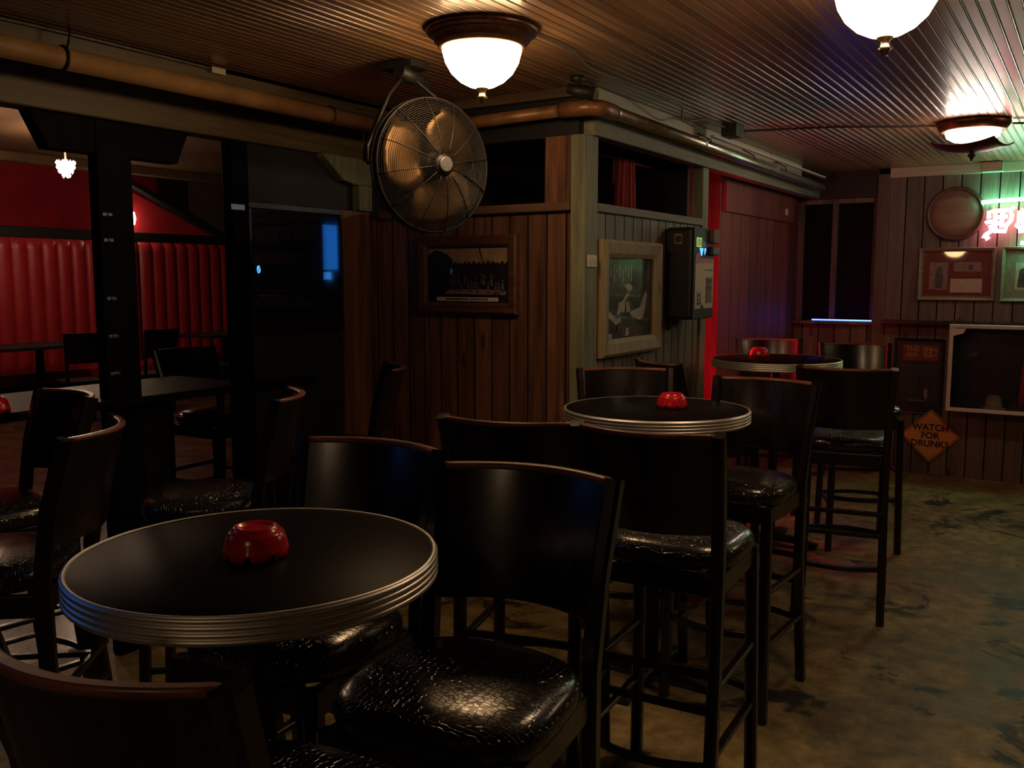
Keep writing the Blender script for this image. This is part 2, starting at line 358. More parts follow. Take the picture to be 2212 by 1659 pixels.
structure('trim_15', MB().box(-1.41, 3.4, YB-.16, YB, 1.195, 1.225), M['black_wood'], bevel=.004)      # cap of the panelled lower wall
structure('trim_16', MB().box(-2.148, -2.12, 6.0, YB-.1, 2.0, 2.2), M['plank_side'])                # head casing along the red wall
# corbel and block at the right end of the header
pz = [(3.38, 2.165), (3.38, 2.15), (3.52, 2.045), (3.60, 2.03), (3.73, 2.03), (3.73, 2.165)]
structure('trim_17', MB().prism(pz, 'x', XL-.03, XL+.05), M['post'], bevel=.006)
structure('trim_18', MB().box(XL, XL+.05, 3.63, 3.73, 1.90, 2.03), M['post'], bevel=.004)
# posts of the pass-through with their shaped capital
structure('trim_19', MB().box(XL-.06, XL, 2.18, 2.335, 0, 2.165), M['darkblue'], bevel=.006)
structure('trim_20', MB().box(XL-.06, XL+.01, 2.835, 2.93, 0, 2.165), M['darkblue'], bevel=.006)
structure('trim_21', MB().prism([(1.92, 2.165), (1.99, 2.03), (2.56, 2.03), (2.62, 2.165)], 'x', XL-.07, XL-.005), M['darkblue'], bevel=.004)
structure('trim_22', MB().box(XL, XL+.02, 3.53, 3.74, 0, 1.9), M['plank_red'], bevel=.004)
# window in the back left corner
wf = structure('window_1', MB().box(-2.15, -1.51, YB+.10, YB+.12, 1.2, 2.2), M['window_dark'])
structure('window_frame', MB().box(-2.15, -2.10, YB+.06, YB+.10, 1.2, 2.2).box(-1.55, -1.51, YB+.06, YB+.10, 1.2, 2.2).box(-1.87, -1.825, YB+.05, YB+.10, 1.2, 2.2).box(-2.1, -1.55, YB+.06, YB+.10, 2.16, 2.2), M['plank_back'], wf, bevel=.003)
structure('window_sill', MB().box(-2.15, -1.51, YB-.02, YB+.10, 1.175, 1.2), M['plank_back'], wf, bevel=.003)
# dark glazed panel in the left wall
wg = structure('window_2', MB().box(XL+.002, XL+.006, 2.93, 3.52, 1.33, 1.87), M['dusty_glass'])
structure('alcove_lining', MB().box(-3.50, -3.48, 2.96, 3.60, 1.30, 1.90).box(-3.48, XL-.081, 2.96, 2.975, 1.30, 1.90).box(-3.48, XL-.081, 3.56, 3.58, 1.30, 1.90).box(-3.48, XL-.081, 2.975, 3.56, 1.30, 1.32).box(-3.48, XL-.081, 2.975, 3.56, 1.88, 1.90), M['slate'], wg)
structure('window_frame', MB().box(XL, XL+.02, 2.915, 3.53, 1.87, 1.90).box(XL, XL+.02, 2.915, 3.53, 1.29, 1.33).box(XL, XL+.02, 3.515, 3.53, 1.33, 1.87).box(XL, XL+.02, 2.915, 2.932, 1.33, 1.87), M['black'], wg, bevel=.003)

# ------------------------------------------------------------------ lounge beyond the pass-through
XW = -11.0
structure('floor_lounge', MB().box(XW-.3, -3.55, -1, 14, -.1, 0), M['lobby_floor'])
structure('ceiling_lounge', MB().box(XW-.3, XL-.09, -1, 14, 3.05, 3.15), M['lobby_ceiling'])
structure('wall_lounge', MB().box(XW-.3, XW-.1, -1, 14, 0, 3.05), M['brown_wall'])
structure('trim_23', MB().box(XW-.1, XW+.05, 3, 13, 2.04, 2.17), M['dark'], bevel=.01)
structure('trim_24', MB().box(XL-.085, XL-.081, -1, 14, 2.3, 3.05), M['dark'])
structure('trim_25', MB().box(XW-.1, XW+.1, 3, 13, 2.93, 3.05), M['lobby_ceiling'], bevel=.02)
t = thing('wall_panel', 'glossy dark red panel above the tufted booth back, reflecting the crystal lamp', 'wall panel', (XW-.09, 6.3, 2.18))
MB().box(0, .03, -1.0, .98, 0, .75).build('panel', M['red_gloss'], t)
MB().box(0, .03, .985, 1.9, 0, .75).build('panel', M['red_gloss'], t)
t = thing('stair_side', 'red triangular stair side with a dark sloping handrail, above the booth right of the post', 'stair', (XW-.09, 8.5, 2.17))
MB().prism([(-.9, 0), (-.9, .62), (.62, 0)], 'x', 0, .04).build('red_panel', M['red_vinyl'], t)
MB().bar([(.06, -.9, .72), (.06, .78, .0)], .09, .08, (1, 0, 0)).build('handrail', M['dark'], t)
MB().prism([(-.75, .66), (-.75, .86), (.20, .86), (.20, .26)], 'x', -.005, .02).build('upper_board', M['dark'], t)
def booth(name, y0, y1, label):
    t = thing(name, label, 'booth', (XW, (y0+y1)/2, 0), 0, 'red booths in the lounge')
    h = (y1-y0)/2; n = max(2, round(2*h/.19)); wd = 2*h/n; mb = MB()
    pr = []
    for k in range(n):
        for j in range(8):
            a = j/8; pr.append((-h+wd*(k+a), .10+.05*math.sin(math.pi*a)**.6))
    pr.append((h, .10))
    rows = []
    for z, s in ((.42, 1), (1.9, 1), (2.0, .9), (2.04, .55)): rows.append([(d*s-.02, u, z) for u, d in pr])
    mb.rings(rows, closed=False, caps=False, smooth=True); mb.box(-.09, .05, -h, h, .42, 2.03)
    mb.build('backrest', M['red_vinyl'], t)
    MB().box(0, .55, -h, h, .30, .45).build('seat', M['red_vinyl'], t, bevel=.03)
    MB().box(0, .5, -h+.02, h-.02, 0, .30).build('plinth', M['dark'], t)
booth('booth_bench', 3.4, 7.75, 'long red tufted booth bench seen left of the dark post')
booth('booth_bench', 7.78, 12.0, 'red tufted booth bench seen right of the dark post, below the stair side')
def lounge_table(x, y, label):
    t = thing('lounge_table', label, 'table', (x, y, 0), 0, 'tables in the lounge')
    MB().box(-.38, .38, -.6, .6, .76, .80).build('tabletop', M['dark'], t, bevel=.006)
    MB().lathe([(.05, .03), (.045, .74), (.1, .76)], 16).build('column', M['iron'], t)
    MB().lathe([(.28, 0), (.27, .03), (.05, .05)], 24).build('base', M['iron'], t)
lounge_table(-10.2, 5.9, 'dark booth table in the lounge, left of the dark post')
lounge_table(-10.2, 8.6, 'dark booth table in the lounge, right of the dark post')
def lounge_chair(x, y, rz, label, first=[]):
    if first:
        t = copy_tree(first[0])
    else:
        t = thing('lounge_chair', '', 'chair', (0, 0, 0), 0, 'chairs in the lounge')
        MB().box(-.20, .20, -.2, .2, .43, .47).build('seat', M['black'], t, bevel=.012)
        mb = MB(); pr = [(x_*.0235, -.21-.03*math.cos(x_*.157)) for x_ in range(-9, 10)]
        mb.rings([[(a*s, b-l, z) for a, b in pr]+[(a*s, b-.02-l, z) for a, b in reversed(pr)] for z, s, l in ((.66, .82, .02), (.98, 1, .07))], smooth=False)
        mb.build('backrest', M['black'], t)
        for sx in (-1, 1):
            MB().bar([(sx*.175, .17, 0), (sx*.18, .17, .43)], .035, .035).build('leg', M['black'], t)
            MB().bar([(sx*.165, -.2, 0), (sx*.165, -.19, .45), (sx*.19, -.27, .97)], .035, .035).build('leg', M['black'], t)
        first.append(t)
    t.location = (x, y, 0); t.rotation_euler = (0, 0, rz); t['label'] = label
lounge_chair(-9.2, 5.75, R(72), 'leftmost dark chair silhouetted against the red booth')
lounge_chair(-9.2, 6.62, R(85), 'dark chair against the red booth, partly hidden by the left side of the post')
lounge_chair(-9.2, 7.98, R(88), 'dark chair against the red booth, right of the post')
lounge_chair(-9.2, 8.78, R(90), 'rightmost dark chair against the red booth, cut off by the second post')
def chandelier(x, y, label, first=[]):
    if first: t = copy_tree(first[0])
    else:
        t = thing('chandelier', '', 'lamp', (0, 0, 0), 0, 'crystal lamps in the lounge'); first.append(t)
        MB().lathe([(.10, 0), (.10, -.02), (.015, -.04), (.012, -.30)], 24).build('ceiling_stem', M['bronze'], t)
        mb = MB()
        for i in range(4):
            rr = (.115, .11, .085, .045)[i]; n = (14, 12, 9, 5)[i]
            for k in range(n):
                a = 2*math.pi*k/n+i*.3; mb.lathe([(.002, .022), (.02, 0), (.002, -.024)], 6, (rr*math.cos(a), rr*math.sin(a), -.32-.043*i))
        mb.lathe([(.03, -.29), (.07, -.36), (.05, -.43), (.01, -.46)], 12)
        mb.build('crystal_shade', M['chand'], t)
    t.location = (x, y, 3.05); t.scale = (.72, .72, 1); t['label'] = label
chandelier(-9.0, 5.60, 'small glowing crystal lamp in front of the glossy red panel')
chandelier(-8.6, 4.2, 'second crystal lamp in the lounge, just beyond the left photo edge')
t = thing('wall_lamp', 'small lit wall lamp peeking out at the left side of the dark post', 'lamp', (XW-.05, 7.68, 2.35))
MB().lathe([(.01, -.11), (.07, -.08), (.085, 0), (.07, .08), (.01, .11)], 20, (.09, 0, 0)).build('shade', M['sconce'], t)
MB().box(-.03, .05, -.04, .04, -.06, .06).build('backplate', M['bronze'], t)

# counter in the pass-through
t = thing('counter', 'long black drink counter running through the opening at the left', 'counter', (-3.55, 2.2, 0))
MB().box(-.29, .29, -.98, .71, 1.035, 1.07).box(.252, .29, .71, 1.1, 1.035, 1.07).build('worktop', M['laminate'], t, bevel=.006)
for y in (-.7, .33):
    MB().prism([(-.06, .0), (.06, 0), (.085, 1.035), (-.085, 1.035)], 'x', -.04, .04).build('leg', M['black'], t, (0, y, 0))

# ------------------------------------------------------------------ pipes, cables, small fittings
def pts_arc(c, r, a0, a1, z, n=8): return [(c[0]+r*math.cos(a0+(a1-a0)*k/n), c[1]+r*math.sin(a0+(a1-a0)*k/n), z) for k in range(n+1)]
t = thing('ceiling_pipe', 'fat tan pipe hung under the ceiling along the left header', 'pipe', (-3.04, 0, 2.30))
MB().tube([(0, -2.5, 0), (0, 3.6, 0)], .038, 20).build('tube', M['pipe_tan'], t)
for y in (1.9, -.2, 3.2):
    MB().tube([(.041*math.cos(a), y, .041*math.sin(a)) for a in [2*math.pi*k/20 for k in range(20)]], .005, 6, closed=True).build('strap', M['cable_dark'], t)
MB().tube([(.03, 1.9, .03), (.045, 1.905, .07), (.03, 1.91, .105)], .004, 6).build('strap_end', M['cable_dark'], t)
t = thing('cross_pipe', 'rust coloured pipe crossing the top of the plank pillar to its corner elbow', 'pipe', (-2.5, 3.67, 2.30))
MB().tube([(-.54, 0, -.02), (.47, 0, 0)], .028, 18).build('tube', M['rust'], t)
MB().tube([(.42, 0, 0), (.53, 0, 0)]+[(.53+.07*math.sin(a), .07-.07*math.cos(a), 0) for a in (.4, .8, 1.2, 1.57)]+[(.6, .16, 0)], .036, 18).build('elbow', M['rust'], t)
MB().tube([(.43, .033*math.cos(a), .033*math.sin(a)) for a in [2*math.pi*k/20 for k in range(20)]], .004, 6, closed=True).build('clamp', M['iron'], t)
t = thing('conduit_pipe', 'long silver pipe running along the beam from the pillar corner to the back wall', 'pipe', (-1.9, 5.7, 2.30))
MB().tube([(0, -1.86, 0), (0, 1.9, -.03)], .03, 20).build('tube', M['silver'], t)
for y in (-1.85, -.75, .6): MB().tube([(0, y-.012, 0), (0, y+.012, 0)], .034, 20).build('coupling', M['silver'], t)
for y in (-.72, .05, .75):
    MB().tube([(-.04, y, .06), (0, y+.02, .036), (.03, y+.03, .02), (.025, y+.06, -.02)], .004, 6).build('hanging_wire', M['cable_dark'], t)
t = thing('strip_light', 'thin grey strip laid along the far end of the silver pipe', 'strip', (-1.86, 6.3, 2.34))
MB().box(-.012, .012, -1.3, 1.2, -.006, .006).build('strip', M['white'], t)
def cable(name, pts, r, mat, label):
    # smooth a polyline
    P = [Vector(p) for p in pts]; out = []
    for i in range(len(P)-1):
        p0, p1, p2, p3 = P[max(i-1, 0)], P[i], P[i+1], P[min(i+2, len(P)-1)]
        for k in range(6):
            t_ = k/6; out.append(.5*((2*p1)+(p2-p0)*t_+(2*p0-5*p1+4*p2-p3)*t_**2+(3*p1-p0-3*p2+p3)*t_**3))
    out.append(P[-1])
    return tag(MB().tube(out, r, 6).build(name, mat), label, 'cable')
cable('wall_cable', [(-3.075, -1, 2.398), (-3.07, .6, 2.395), (-3.072, 1.4, 2.392), (-3.07, 2.0, 2.396), (-3.07, 2.55, 2.392)], .006, M['cable'], 'grey cable stapled along the top of the left fascia board')
t = tag(MB().box(-3.08, -3.055, 2.55, 2.62, 2.375, 2.40).build('cable_connector', M['white'], bevel=.003), 'small white cable connector on the left fascia board', 'connector')
cable('lamp_cable', [(-1.72, 2.8, 2.402), (-1.72, 3.1, 2.40), (-1.80, 3.45, 2.402), (-1.78, 3.9, 2.40), (-1.77, 4.3, 2.398), (-1.85, 4.55, 2.36), (-1.82, 4.8, 2.395), (-1.80, 5.08, 2.385)], .005, M['cable'], 'thin cable with clips from the ceiling lamp to the junction box')
cable('ceiling_cable', [(-1.78, 5.2, 2.385), (-1.6, 5.35, 2.40), (-1.3, 5.45, 2.402), (-1.0, 5.62, 2.40), (-.80, 5.72, 2.40)], .006, M['cable_dark'], 'dark cable from the junction box across the ceiling to the far lamp')
cable('neon_cable', [(-.44, 5.80, 2.395), (-.2, 5.9, 2.395), (.3, 6.0, 2.395), (.8, 6.2, 2.395)], .006, M['cable_dark'], 'dark cable leaving the far lamp towards the right edge')
t = thing('junction_box', 'grey electrical box on the ceiling above the silver pipe', 'electrical box', (-1.79, 5.14, 2.374))
MB().box(-.045, .045, -.07, .06, -.03, .04).build('body', M['iron'], t, bevel=.004)
MB().box(-.04, .04, .06, .066, -.03, .035).build('cover', M['white'], t, bevel=.002)
t = thing('junction_box', 'pale electrical box at the top of the back wall below the far lamp', 'electrical box', (-.70, YB-.07, 2.375))
MB().box(-.07, .07, -.05, .04, -.035, .03).build('body', M['pale'], t, bevel=.004)
MB().box(-.07, .07, -.052, .04, -.041, -.036).build('cover', M['white'], t, bevel=.002)
t = thing('spotlight', 'small black track spotlight at the ceiling above the pillar corner', 'spotlight', (-1.93, 3.55, 2.37))
MB().lathe([(.03, .04), (.03, .02), (.01, .015), (.01, -.005)], 16).build('mount', M['iron'], t)
MB().tube([(-.05, .0, -.005), (.05, .06, -.03)], [.02, .032], 16).build('housing', M['iron'], t)
t = thing('thermostat', 'small pale wall box high on the red-lit plank wall', 'thermostat', (-2.15, 7.40, 2.07))
MB().box(0, .03, -.05, .05, -.06, .06).build('body', M['white'], t, bevel=.005)
MB().box(.03, .034, -.03, .03, -.02, .03).build('cover', M['cream'], t, bevel=.001)

# post hardware: small hinges catching the blue light
for k, (z, lab) in enumerate([(1.80, 'uppermost small metal hinge on the dark left post'), (1.70, 'second metal hinge from the top of the dark left post'), (1.47, 'metal hinge at mid height of the dark left post'), (1.32, 'metal hinge just below mid height of the dark left post'), (1.17, 'lowest metal hinge on the dark left post, just above the counter')]):
    t = thing('post_hinge', lab, 'hinge', (XL-.002, 2.215, z), 0, 'hinges on the left post')
    MB().box(0, .006, -.022, .022, -.007, .007).build('plate', M['hinge'], t, bevel=.002)
    MB().tube([(.006, 0, -.012), (.006, 0, .012)], .004, 8).build('pin', M['hinge'], t)
t = thing('name_plate', 'small bluish plate on the second dark post above the glass panel', 'plate', (XL+.008, 2.86, 1.87))
MB().box(0, .006, -.04, .04, -.014, .014).build('plate', M['hinge'], t, bevel=.002)

# ------------------------------------------------------------------ ceiling lamps
def lamp(x, y, shade_mat, label):
    t = thing('ceiling_lamp', label, 'ceiling lamp', (x, y, CZ), 0, 'flush ceiling lamps')
    MB().lathe([(.10, -.001), (.192, -.002), (.196, -.012), (.190, -.022), (.172, -.03), (.166, -.046), (.158, -.052), (.152, -.066), (.142, -.070), (.135, -.066)], 64).build('base_ring', M['bronze'], t)
    MB().lathe([(.137, -.066), (.138, -.078), (.128, -.115), (.108, -.15), (.078, -.178), (.045, -.195), (.008, -.201)], 56).build('glass_shade', shade_mat, t)
    MB().lathe([(.022, -.198), (.022, -.204), (.012, -.212), (.012, -.226), (.02, -.232), (.012, -.238), (.01, -.248), (.002, -.254)], 20).build('finial', M['finial'], t)
    return t
lamp(-1.85, 2.71, M['lamp'], 'lit glass bowl ceiling lamp with a bronze ring, in front of the fan')
lamp(-.55, -1.7, M['lamp_rear'], 'lit glass bowl ceiling lamp behind the camera, out of the photo')
lamp(1.15, 5.9, M['lamp2'], 'lit glass bowl ceiling lamp near the back wall, beyond the right edge of the photo')
lamp(-.532, 2.745, M['lamp2'], 'largest lit glass bowl ceiling lamp, cut off by the top edge of the photo')
t = thing('ceiling_lamp', 'far ceiling lamp shining between a bronze ring and a dark square dish', 'ceiling lamp', (-.627, 5.72, CZ), 0, 'flush ceiling lamps')
MB().lathe([(.10, -.001), (.185, -.002), (.188, -.012), (.18, -.03), (.165, -.05), (.155, -.055), (.15, -.05)], 56).build('base_ring', M['bronze'], t)
MB().lathe([(.138, -.048), (.140, -.062), (.132, -.085), (.10, -.104), (.05, -.112), (.004, -.113)], 48).build('glass_shade', M['bulb'], t)
mb = MB(); g = 12; rows = []
for i in range(g+1):
    row = []
    for j in range(g+1):
        a, b = (i/g-.5)*.33, (j/g-.5)*.33; rr = math.hypot(a, b)/.233
        row.append((a, b, -.165+.05*rr**2.2))
    rows.append(row)
mb.rings(rows, closed=False, caps=False)
o = mb.build('dish', M['bronze'], t); o.rotation_euler = (0, 0, R(-12.5)); md = o.modifiers.new('s', 'SOLIDIFY'); md.thickness = .006
MB().lathe([(.006, -.05), (.006, -.15), (.02, -.155), (.012, -.17), (.022, -.185), (.012, -.195), (.003, -.215)], 16).build('finial', M['iron'], t)

# ------------------------------------------------------------------ fan
fx = thing('wall_fan', 'large round caged fan hanging from the ceiling in front of the pillar', 'fan', (-2.215, 2.89, 1.985))
ax = Vector((.94, -.33, -.03)).normalized(); sd = Vector((0, 0, 1)).cross(ax).normalized(); up = ax.cross(sd)
def F(u, v, w): return tuple(sd*u+up*v+ax*w)
Rf = .254
mb = MB()
def dome(r): return .075*(1-(r/Rf)**2.6)
for k in range(30):
    r = .05+(Rf-.05)*k/29
    mb.tube([F(r*math.cos(a), r*math.sin(a), .02+dome(r)) for a in [2*math.pi*j/56 for j in range(56)]], .0012 if k < 29 else .005, 5, closed=True)
for k in range(12):
    a = 2*math.pi*(k+.35)/12; mb.tube([F(r*math.cos(a), r*math.sin(a), .0235+dome(r)) for r in [.045+(Rf-.045)*j/10 for j in range(11)]], .0022, 5)
mb.build('front_guard', M['wire'], fx)
mb = MB()
for k in range(18):
    r = .07+(Rf-.07)*k/17
    mb.tube([F(r*math.cos(a), r*math.sin(a), -.02-dome(r)) for a in [2*math.pi*j/48 for j in range(48)]], .0014 if k < 17 else .006, 5, closed=True)
for k in range(10):
    a = 2*math.pi*k/10; mb.tube([F(r*math.cos(a), r*math.sin(a), -.0235-dome(r)) for r in [.06+(Rf-.06)*j/8 for j in range(9)]], .002, 5)
mb.rings([[F(Rf*1.005*math.cos(a), Rf*1.005*math.sin(a), w_) for a in [2*math.pi*j/64 for j in range(64)]] for w_ in (-.012, .012)], caps=False)
mb.build('rear_guard', M['wire'], fx)
for k in range(3):
    a0 = 2*math.pi*k/3+R(165); rows = []
    for i in range(9):
        r = .05+.172*i/8; hw = .66+.5*math.sin(math.pi*min(1, (i+1.5)/8.5))
        rows.append([F(r*math.cos(a0+hw*(j/6-.5)*2), r*math.sin(a0+hw*(j/6-.5)*2), .028*(j/6-.5)*2) for j in range(7)])
    o = MB().rings(rows, closed=False, caps=False).build('blade', M['fan_blade'], fx); md = o.modifiers.new('s', 'SOLIDIFY'); md.thickness = .002
mb = MB(); mb.rings([[F(r*math.cos(a), r*math.sin(a), w_) for a in [2*math.pi*j/32 for j in range(32)]] for r, w_ in ((.045, .06), (.045, .085), (.03, .1))]); mb.build('front_plate', M['iron'], fx)
mb = MB(); mb.rings([[F(r*math.cos(a), r*math.sin(a), w_) for a in [2*math.pi*j/32 for j in range(32)]] for r, w_ in ((.03, .099), (.03, .106), (.025, .11))]); mb.build('hub_cap', M['hub'], fx)
mb = MB(); mb.rings([[F(r*math.cos(a), r*math.sin(a), w_) for a in [2*math.pi*j/32 for j in range(32)]] for r, w_ in ((.02, .05), (.05, .04), (.055, -.05), (.07, -.06), (.075, -.17), (.04, -.2))]); mb.build('motor', M['iron'], fx)
top = Vector((-.15, .03, .37))
mb = MB()
for s in (-1, 1):
    e = Vector(F(s*.268, 0, -.03)); mb.bar([top, top*.55+e*.45+Vector((0, 0, .06)), e+Vector((0, 0, .05)), e], .012, .034, tuple(sd))
    mb.tube([e, Vector(F(s*.24, 0, -.02))], .012, 10)
mb.build('yoke', M['iron'], fx)
mb = MB(); mb.tube([top+Vector((0, 0, -.02)), top+Vector((0, 0, .035))], .035, 16); mb.box(top.x-.08, top.x+.08, top.y-.06, top.y+.06, .385, .409); mb.tube([top+Vector((.02, -.06, .0)), top+Vector((.02, .1, -.02))], .028, 14)
mb.build('ceiling_mount', M['iron'], fx)
MB().tube([F(.05, .0, -.2), F(.2, .03, -.24), F(.33, .1, -.2), F(.36, -.05, -.2), F(.3, -.2, -.22), F(.2, -.25, -.24)], .005, 6).build('power_cord', M['cable'], fx)

# ------------------------------------------------------------------ pictures and wall things
def flat(polys, mats, name, parent, plane):
    """flat printed shapes, each 0.4 mm proud of the one below; plane maps (u, v, d) to a point"""
    mb = MB()
    for k, (mi, poly) in enumerate(polys):
        mb.cur = mi; n = len(poly)
        mb.add([plane(u, v, .0004*k) for u, v in poly], [tuple(range(n))])
    return mb.build(name, mats, parent)
def rect(u0, u1, v0, v1): return [(u0, v0), (u1, v0), (u1, v1), (u0, v1)]
def frame_mb(w, h, fw, d, plane, lip=.006):
    """mitred moulding: outer w x h, face width fw, depth d"""
    mb = MB()
    prof = [(0, 0), (0, d*.75), (fw*.18, d), (fw*.75, d*.82), (fw, d*.55), (fw, 0)]
    rg = []
    for cx, cy in ((-1, -1), (1, -1), (1, 1), (-1, 1), (-1, -1)):
        rg.append([plane(cx*(w/2-a), cy*(h/2-a), b) for a, b in prof])
    return mb.rings(rg, closed=True, caps=False, smooth=False)
PF = lambda u, v, d: (u, -d, v)              # faces -Y
PS = lambda u, v, d: (d, u, v)               # faces +X

t = thing('framed_photo', 'brown framed old group photo with a pale caption strip on the plank pillar', 'picture', (-2.646, YP-.002, 1.568))
frame_mb(.60, .385, .055, .035, PF).build('frame', M['frame_brown'], t)
crowd = [(-.245, -.09), (-.245, .10), (-.2, .125), (-.16, .115), (-.12, .10), (-.09, .07)]
random.seed(3); u = -.085
while u < .235: crowd += [(u, .048+.012*random.random()), (u+.008, .058+.014*random.random()), (u+.018, .058+.012*random.random()), (u+.025, .047+.01*random.random())]; u += .028
crowd += [(.245, .05), (.245, -.09)]
polys = [(0, rect(-.25, .25, -.142, .142)), (1, rect(-.245, .235, -.085, .135)), (0, crowd), (2, [(-.15, -.095), (-.11, -.075), (.05, -.07), (.23, -.078), (.225, -.098)])]
for k in range(16):
    u = -.1+.021*k+random.uniform(-.004, .004); v = -.03+random.uniform(-.015, .03); r = .006
    polys.append((3, [(u+r*math.cos(a), v+r*1.3*math.sin(a)) for a in [2*math.pi*j/8 for j in range(8)]]))
    polys.append((3, [(u-.008, v-.045), (u+.008, v-.045), (u+.006, v-.012), (u-.006, v-.012)]))
polys += [(0, [(.075, .135), (.083, .135), (.10, .08), (.105, .04), (.10, .04), (.095, .08)])]
flat(polys, [M['sepia_dark'], M['sepia_sky'], M['sepia_ground'], M['sepia_mid']], 'photo_print', t, lambda u, v, d: (u, -.006-d, v))
o = flat([(0, rect(-.185, .19, -.131, -.111))], [M['cream']], 'caption_strip', t, lambda u, v, d: (u, -.0175-d, v))
text('caption_text', 'CK FAST NORTHS LIVER 1 AVE DOWN YOU\'S', .0125, M['ink'], t, (.0, -.0185, -.121))
MB().add([PF(u, v, .0165) for u, v in rect(-.245, .245, -.138, .138)], [(0, 1, 2, 3)]).build('glass', M['glass'], t)

t = thing('framed_photo', 'pine framed picture of a guitar player on the side of the pillar', 'picture', (XP+.002, 4.235, 1.452))
frame_mb(.70, .565, .085, .04, PS).build('frame', M['frame_pine'], t)
q = lambda *pp: [(-.27+.54*(x-250)/550, .2-.4*(y-325)/1065) for x, y in pp]
polys = [(0, rect(-.27, .27, -.2, .2)),
    (2, q((250, 325), (720, 325), (640, 700), (540, 600), (480, 820), (380, 620), (300, 860), (250, 840))),
    (2, q((420, 1080), (480, 1040), (640, 1180), (760, 1290), (440, 1370))),
    (1, q((250, 1000), (285, 1010), (370, 1130), (420, 1105), (425, 1170), (370, 1205), (255, 1070))),
    (1, q((375, 1060), (395, 920), (440, 890), (500, 780), (535, 755), (475, 900), (465, 1050), (420, 1040), (400, 1090))),
    (1, q((480, 915), (512, 900), (535, 1040), (485, 1050))),
    (1, q((525, 1045), (600, 1008), (650, 990), (680, 870), (720, 755), (738, 840), (705, 1080), (685, 1140), (630, 1175), (545, 1115))),
    (1, q((460, 690), (500, 660), (550, 690), (555, 750), (500, 770))),
    (0, q((460, 1050), (520, 1080), (700, 1200), (740, 1250), (700, 1240), (500, 1110))),
    (1, q((470, 1370), (480, 1260), (510, 1250), (515, 1350))), (1, q((270, 1390), (275, 1320), (315, 1315), (325, 1380))),
    (2, q((375, 1290), (385, 1200), (415, 1180), (420, 1290)))]
for k in range(9):
    x0 = 265+32*k; polys.append((1, q((x0, 520+60*(k % 3)), (x0+10, 520+60*(k % 3)), (x0+8, 420+50*(k % 2)), (x0+2, 420+50*(k % 2)))))
flat(polys, [M['photo_dark'], M['photo_white'], M['photo_grey']], 'photo_print', t, lambda u, v, d: (.006+d, u, v))
MB().add([PS(u, v, .016) for u, v in rect(-.268, .268, -.2, .2)], [(0, 1, 2, 3)]).build('glass', M['glass'], t)

t = thing('switch_plate', 'small pale outlet plate on the corner post beside the guitar picture', 'outlet', (XP+.016, 3.80, 1.63))
MB().box(0, .008, -.045, .045, -.028, .028).build('plate', M['white'], t, bevel=.003)
for k in (-1, 1): MB().box(.008, .011, -.012+.02*k, .012+.02*k, -.014, .014).build('socket', M['cream'], t, bevel=.002)

# vending box on the pillar side
t = thing('vending_box', 'black wall vending machine with a white poster front, at the end of the pillar side', 'vending machine', (XP-.004, 4.85, 1.575))
MB().box(0, .165, -.16, .155, -.25, .25).build('body', M['black'], t, bevel=.02)
MB().box(.165, .172, -.155, .15, -.245, .25).build('front_panel', M['dark'], t, bevel=.003)
polys = [(0, rect(-.135, .14, -.19, .06)), (1, rect(-.14, .145, .06, .085)), (1, [(-.14, .055), (-.09, .055), (-.075, .11), (-.12, .11), (-.14, .09)]),
    (2, rect(-.10, -.09, -.16, -.10)), (2, rect(-.065, -.055, -.16, -.10)), (2, rect(-.10, -.055, -.12, -.113)), (2, rect(-.10, -.055, -.143, -.138)), (2, rect(-.11, -.045, -.168, -.158)),
    (3, rect(.03, .115, -.16, -.02)), (4, rect(.035, .1, -.05, -.03)), (4, rect(.035, .1, -.085, -.07)), (3, rect(0, .12, .02, .024)), (2, [(-.05, -.19), (-.01, -.19), (-.02, -.17), (-.04, -.17)])]
flat(polys, [M['cream'], M['banner'], M['ink'], M['straw'], M['iron']], 'poster', t, lambda u, v, d: (.1735+d, u, v))
o = flat([(0, rect(-.125, -.045, .145, .195)), (1, rect(-.112, -.100, .15, .19)), (1, rect(-.09, -.078, .15, .19)), (1, rect(-.067, -.055, .15, .19))], [M['lime'], M['ink']], 'lime_sticker', t, lambda u, v, d: (.1738+d, u, v)); o['label'] = 'lime sticker with a painted-in glow and three dark bars'  # the sticker is no lamp; its glow is painted in
o = flat([(0, [(-.08, .14), (-.02, .14), (-.04, .1), (-.055, .095)]), (0, [(-.01, .14), (.02, .14), (.015, .12), (-.005, .10)]), (1, [(-.035, .145), (.025, .145), (.0, .175), (-.035, .185)])], [M['cyan'], M['slate']], 'blue_emblem', t, lambda u, v, d: (.1738+d, u, v)); o['label'] = 'blue fan shaped emblem with a painted-in glow'  # glow painted into the emblem for a blue reflection on the front
MB().box(.172, .20, .07, .155, .17, .245).build('coin_box', M['rail_red'], t, bevel=.003)
MB().box(.172, .20, .06, .16, .105, .15).build('coin_tray', M['iron'], t, bevel=.003)
o = flat([(0, rect(.06, .105, .16, .215)), (1, rect(.066, .099, .17, .205))], [M['straw'], M['iron']], 'side_label', t, lambda u, v, d: (u, -.1605-d, v)); o['label'] = 'small square label on the side facing the camera'
MB().box(-.0, .04, -.13, -.02, -.30, -.25).build('lower_bracket', M['iron'], t)

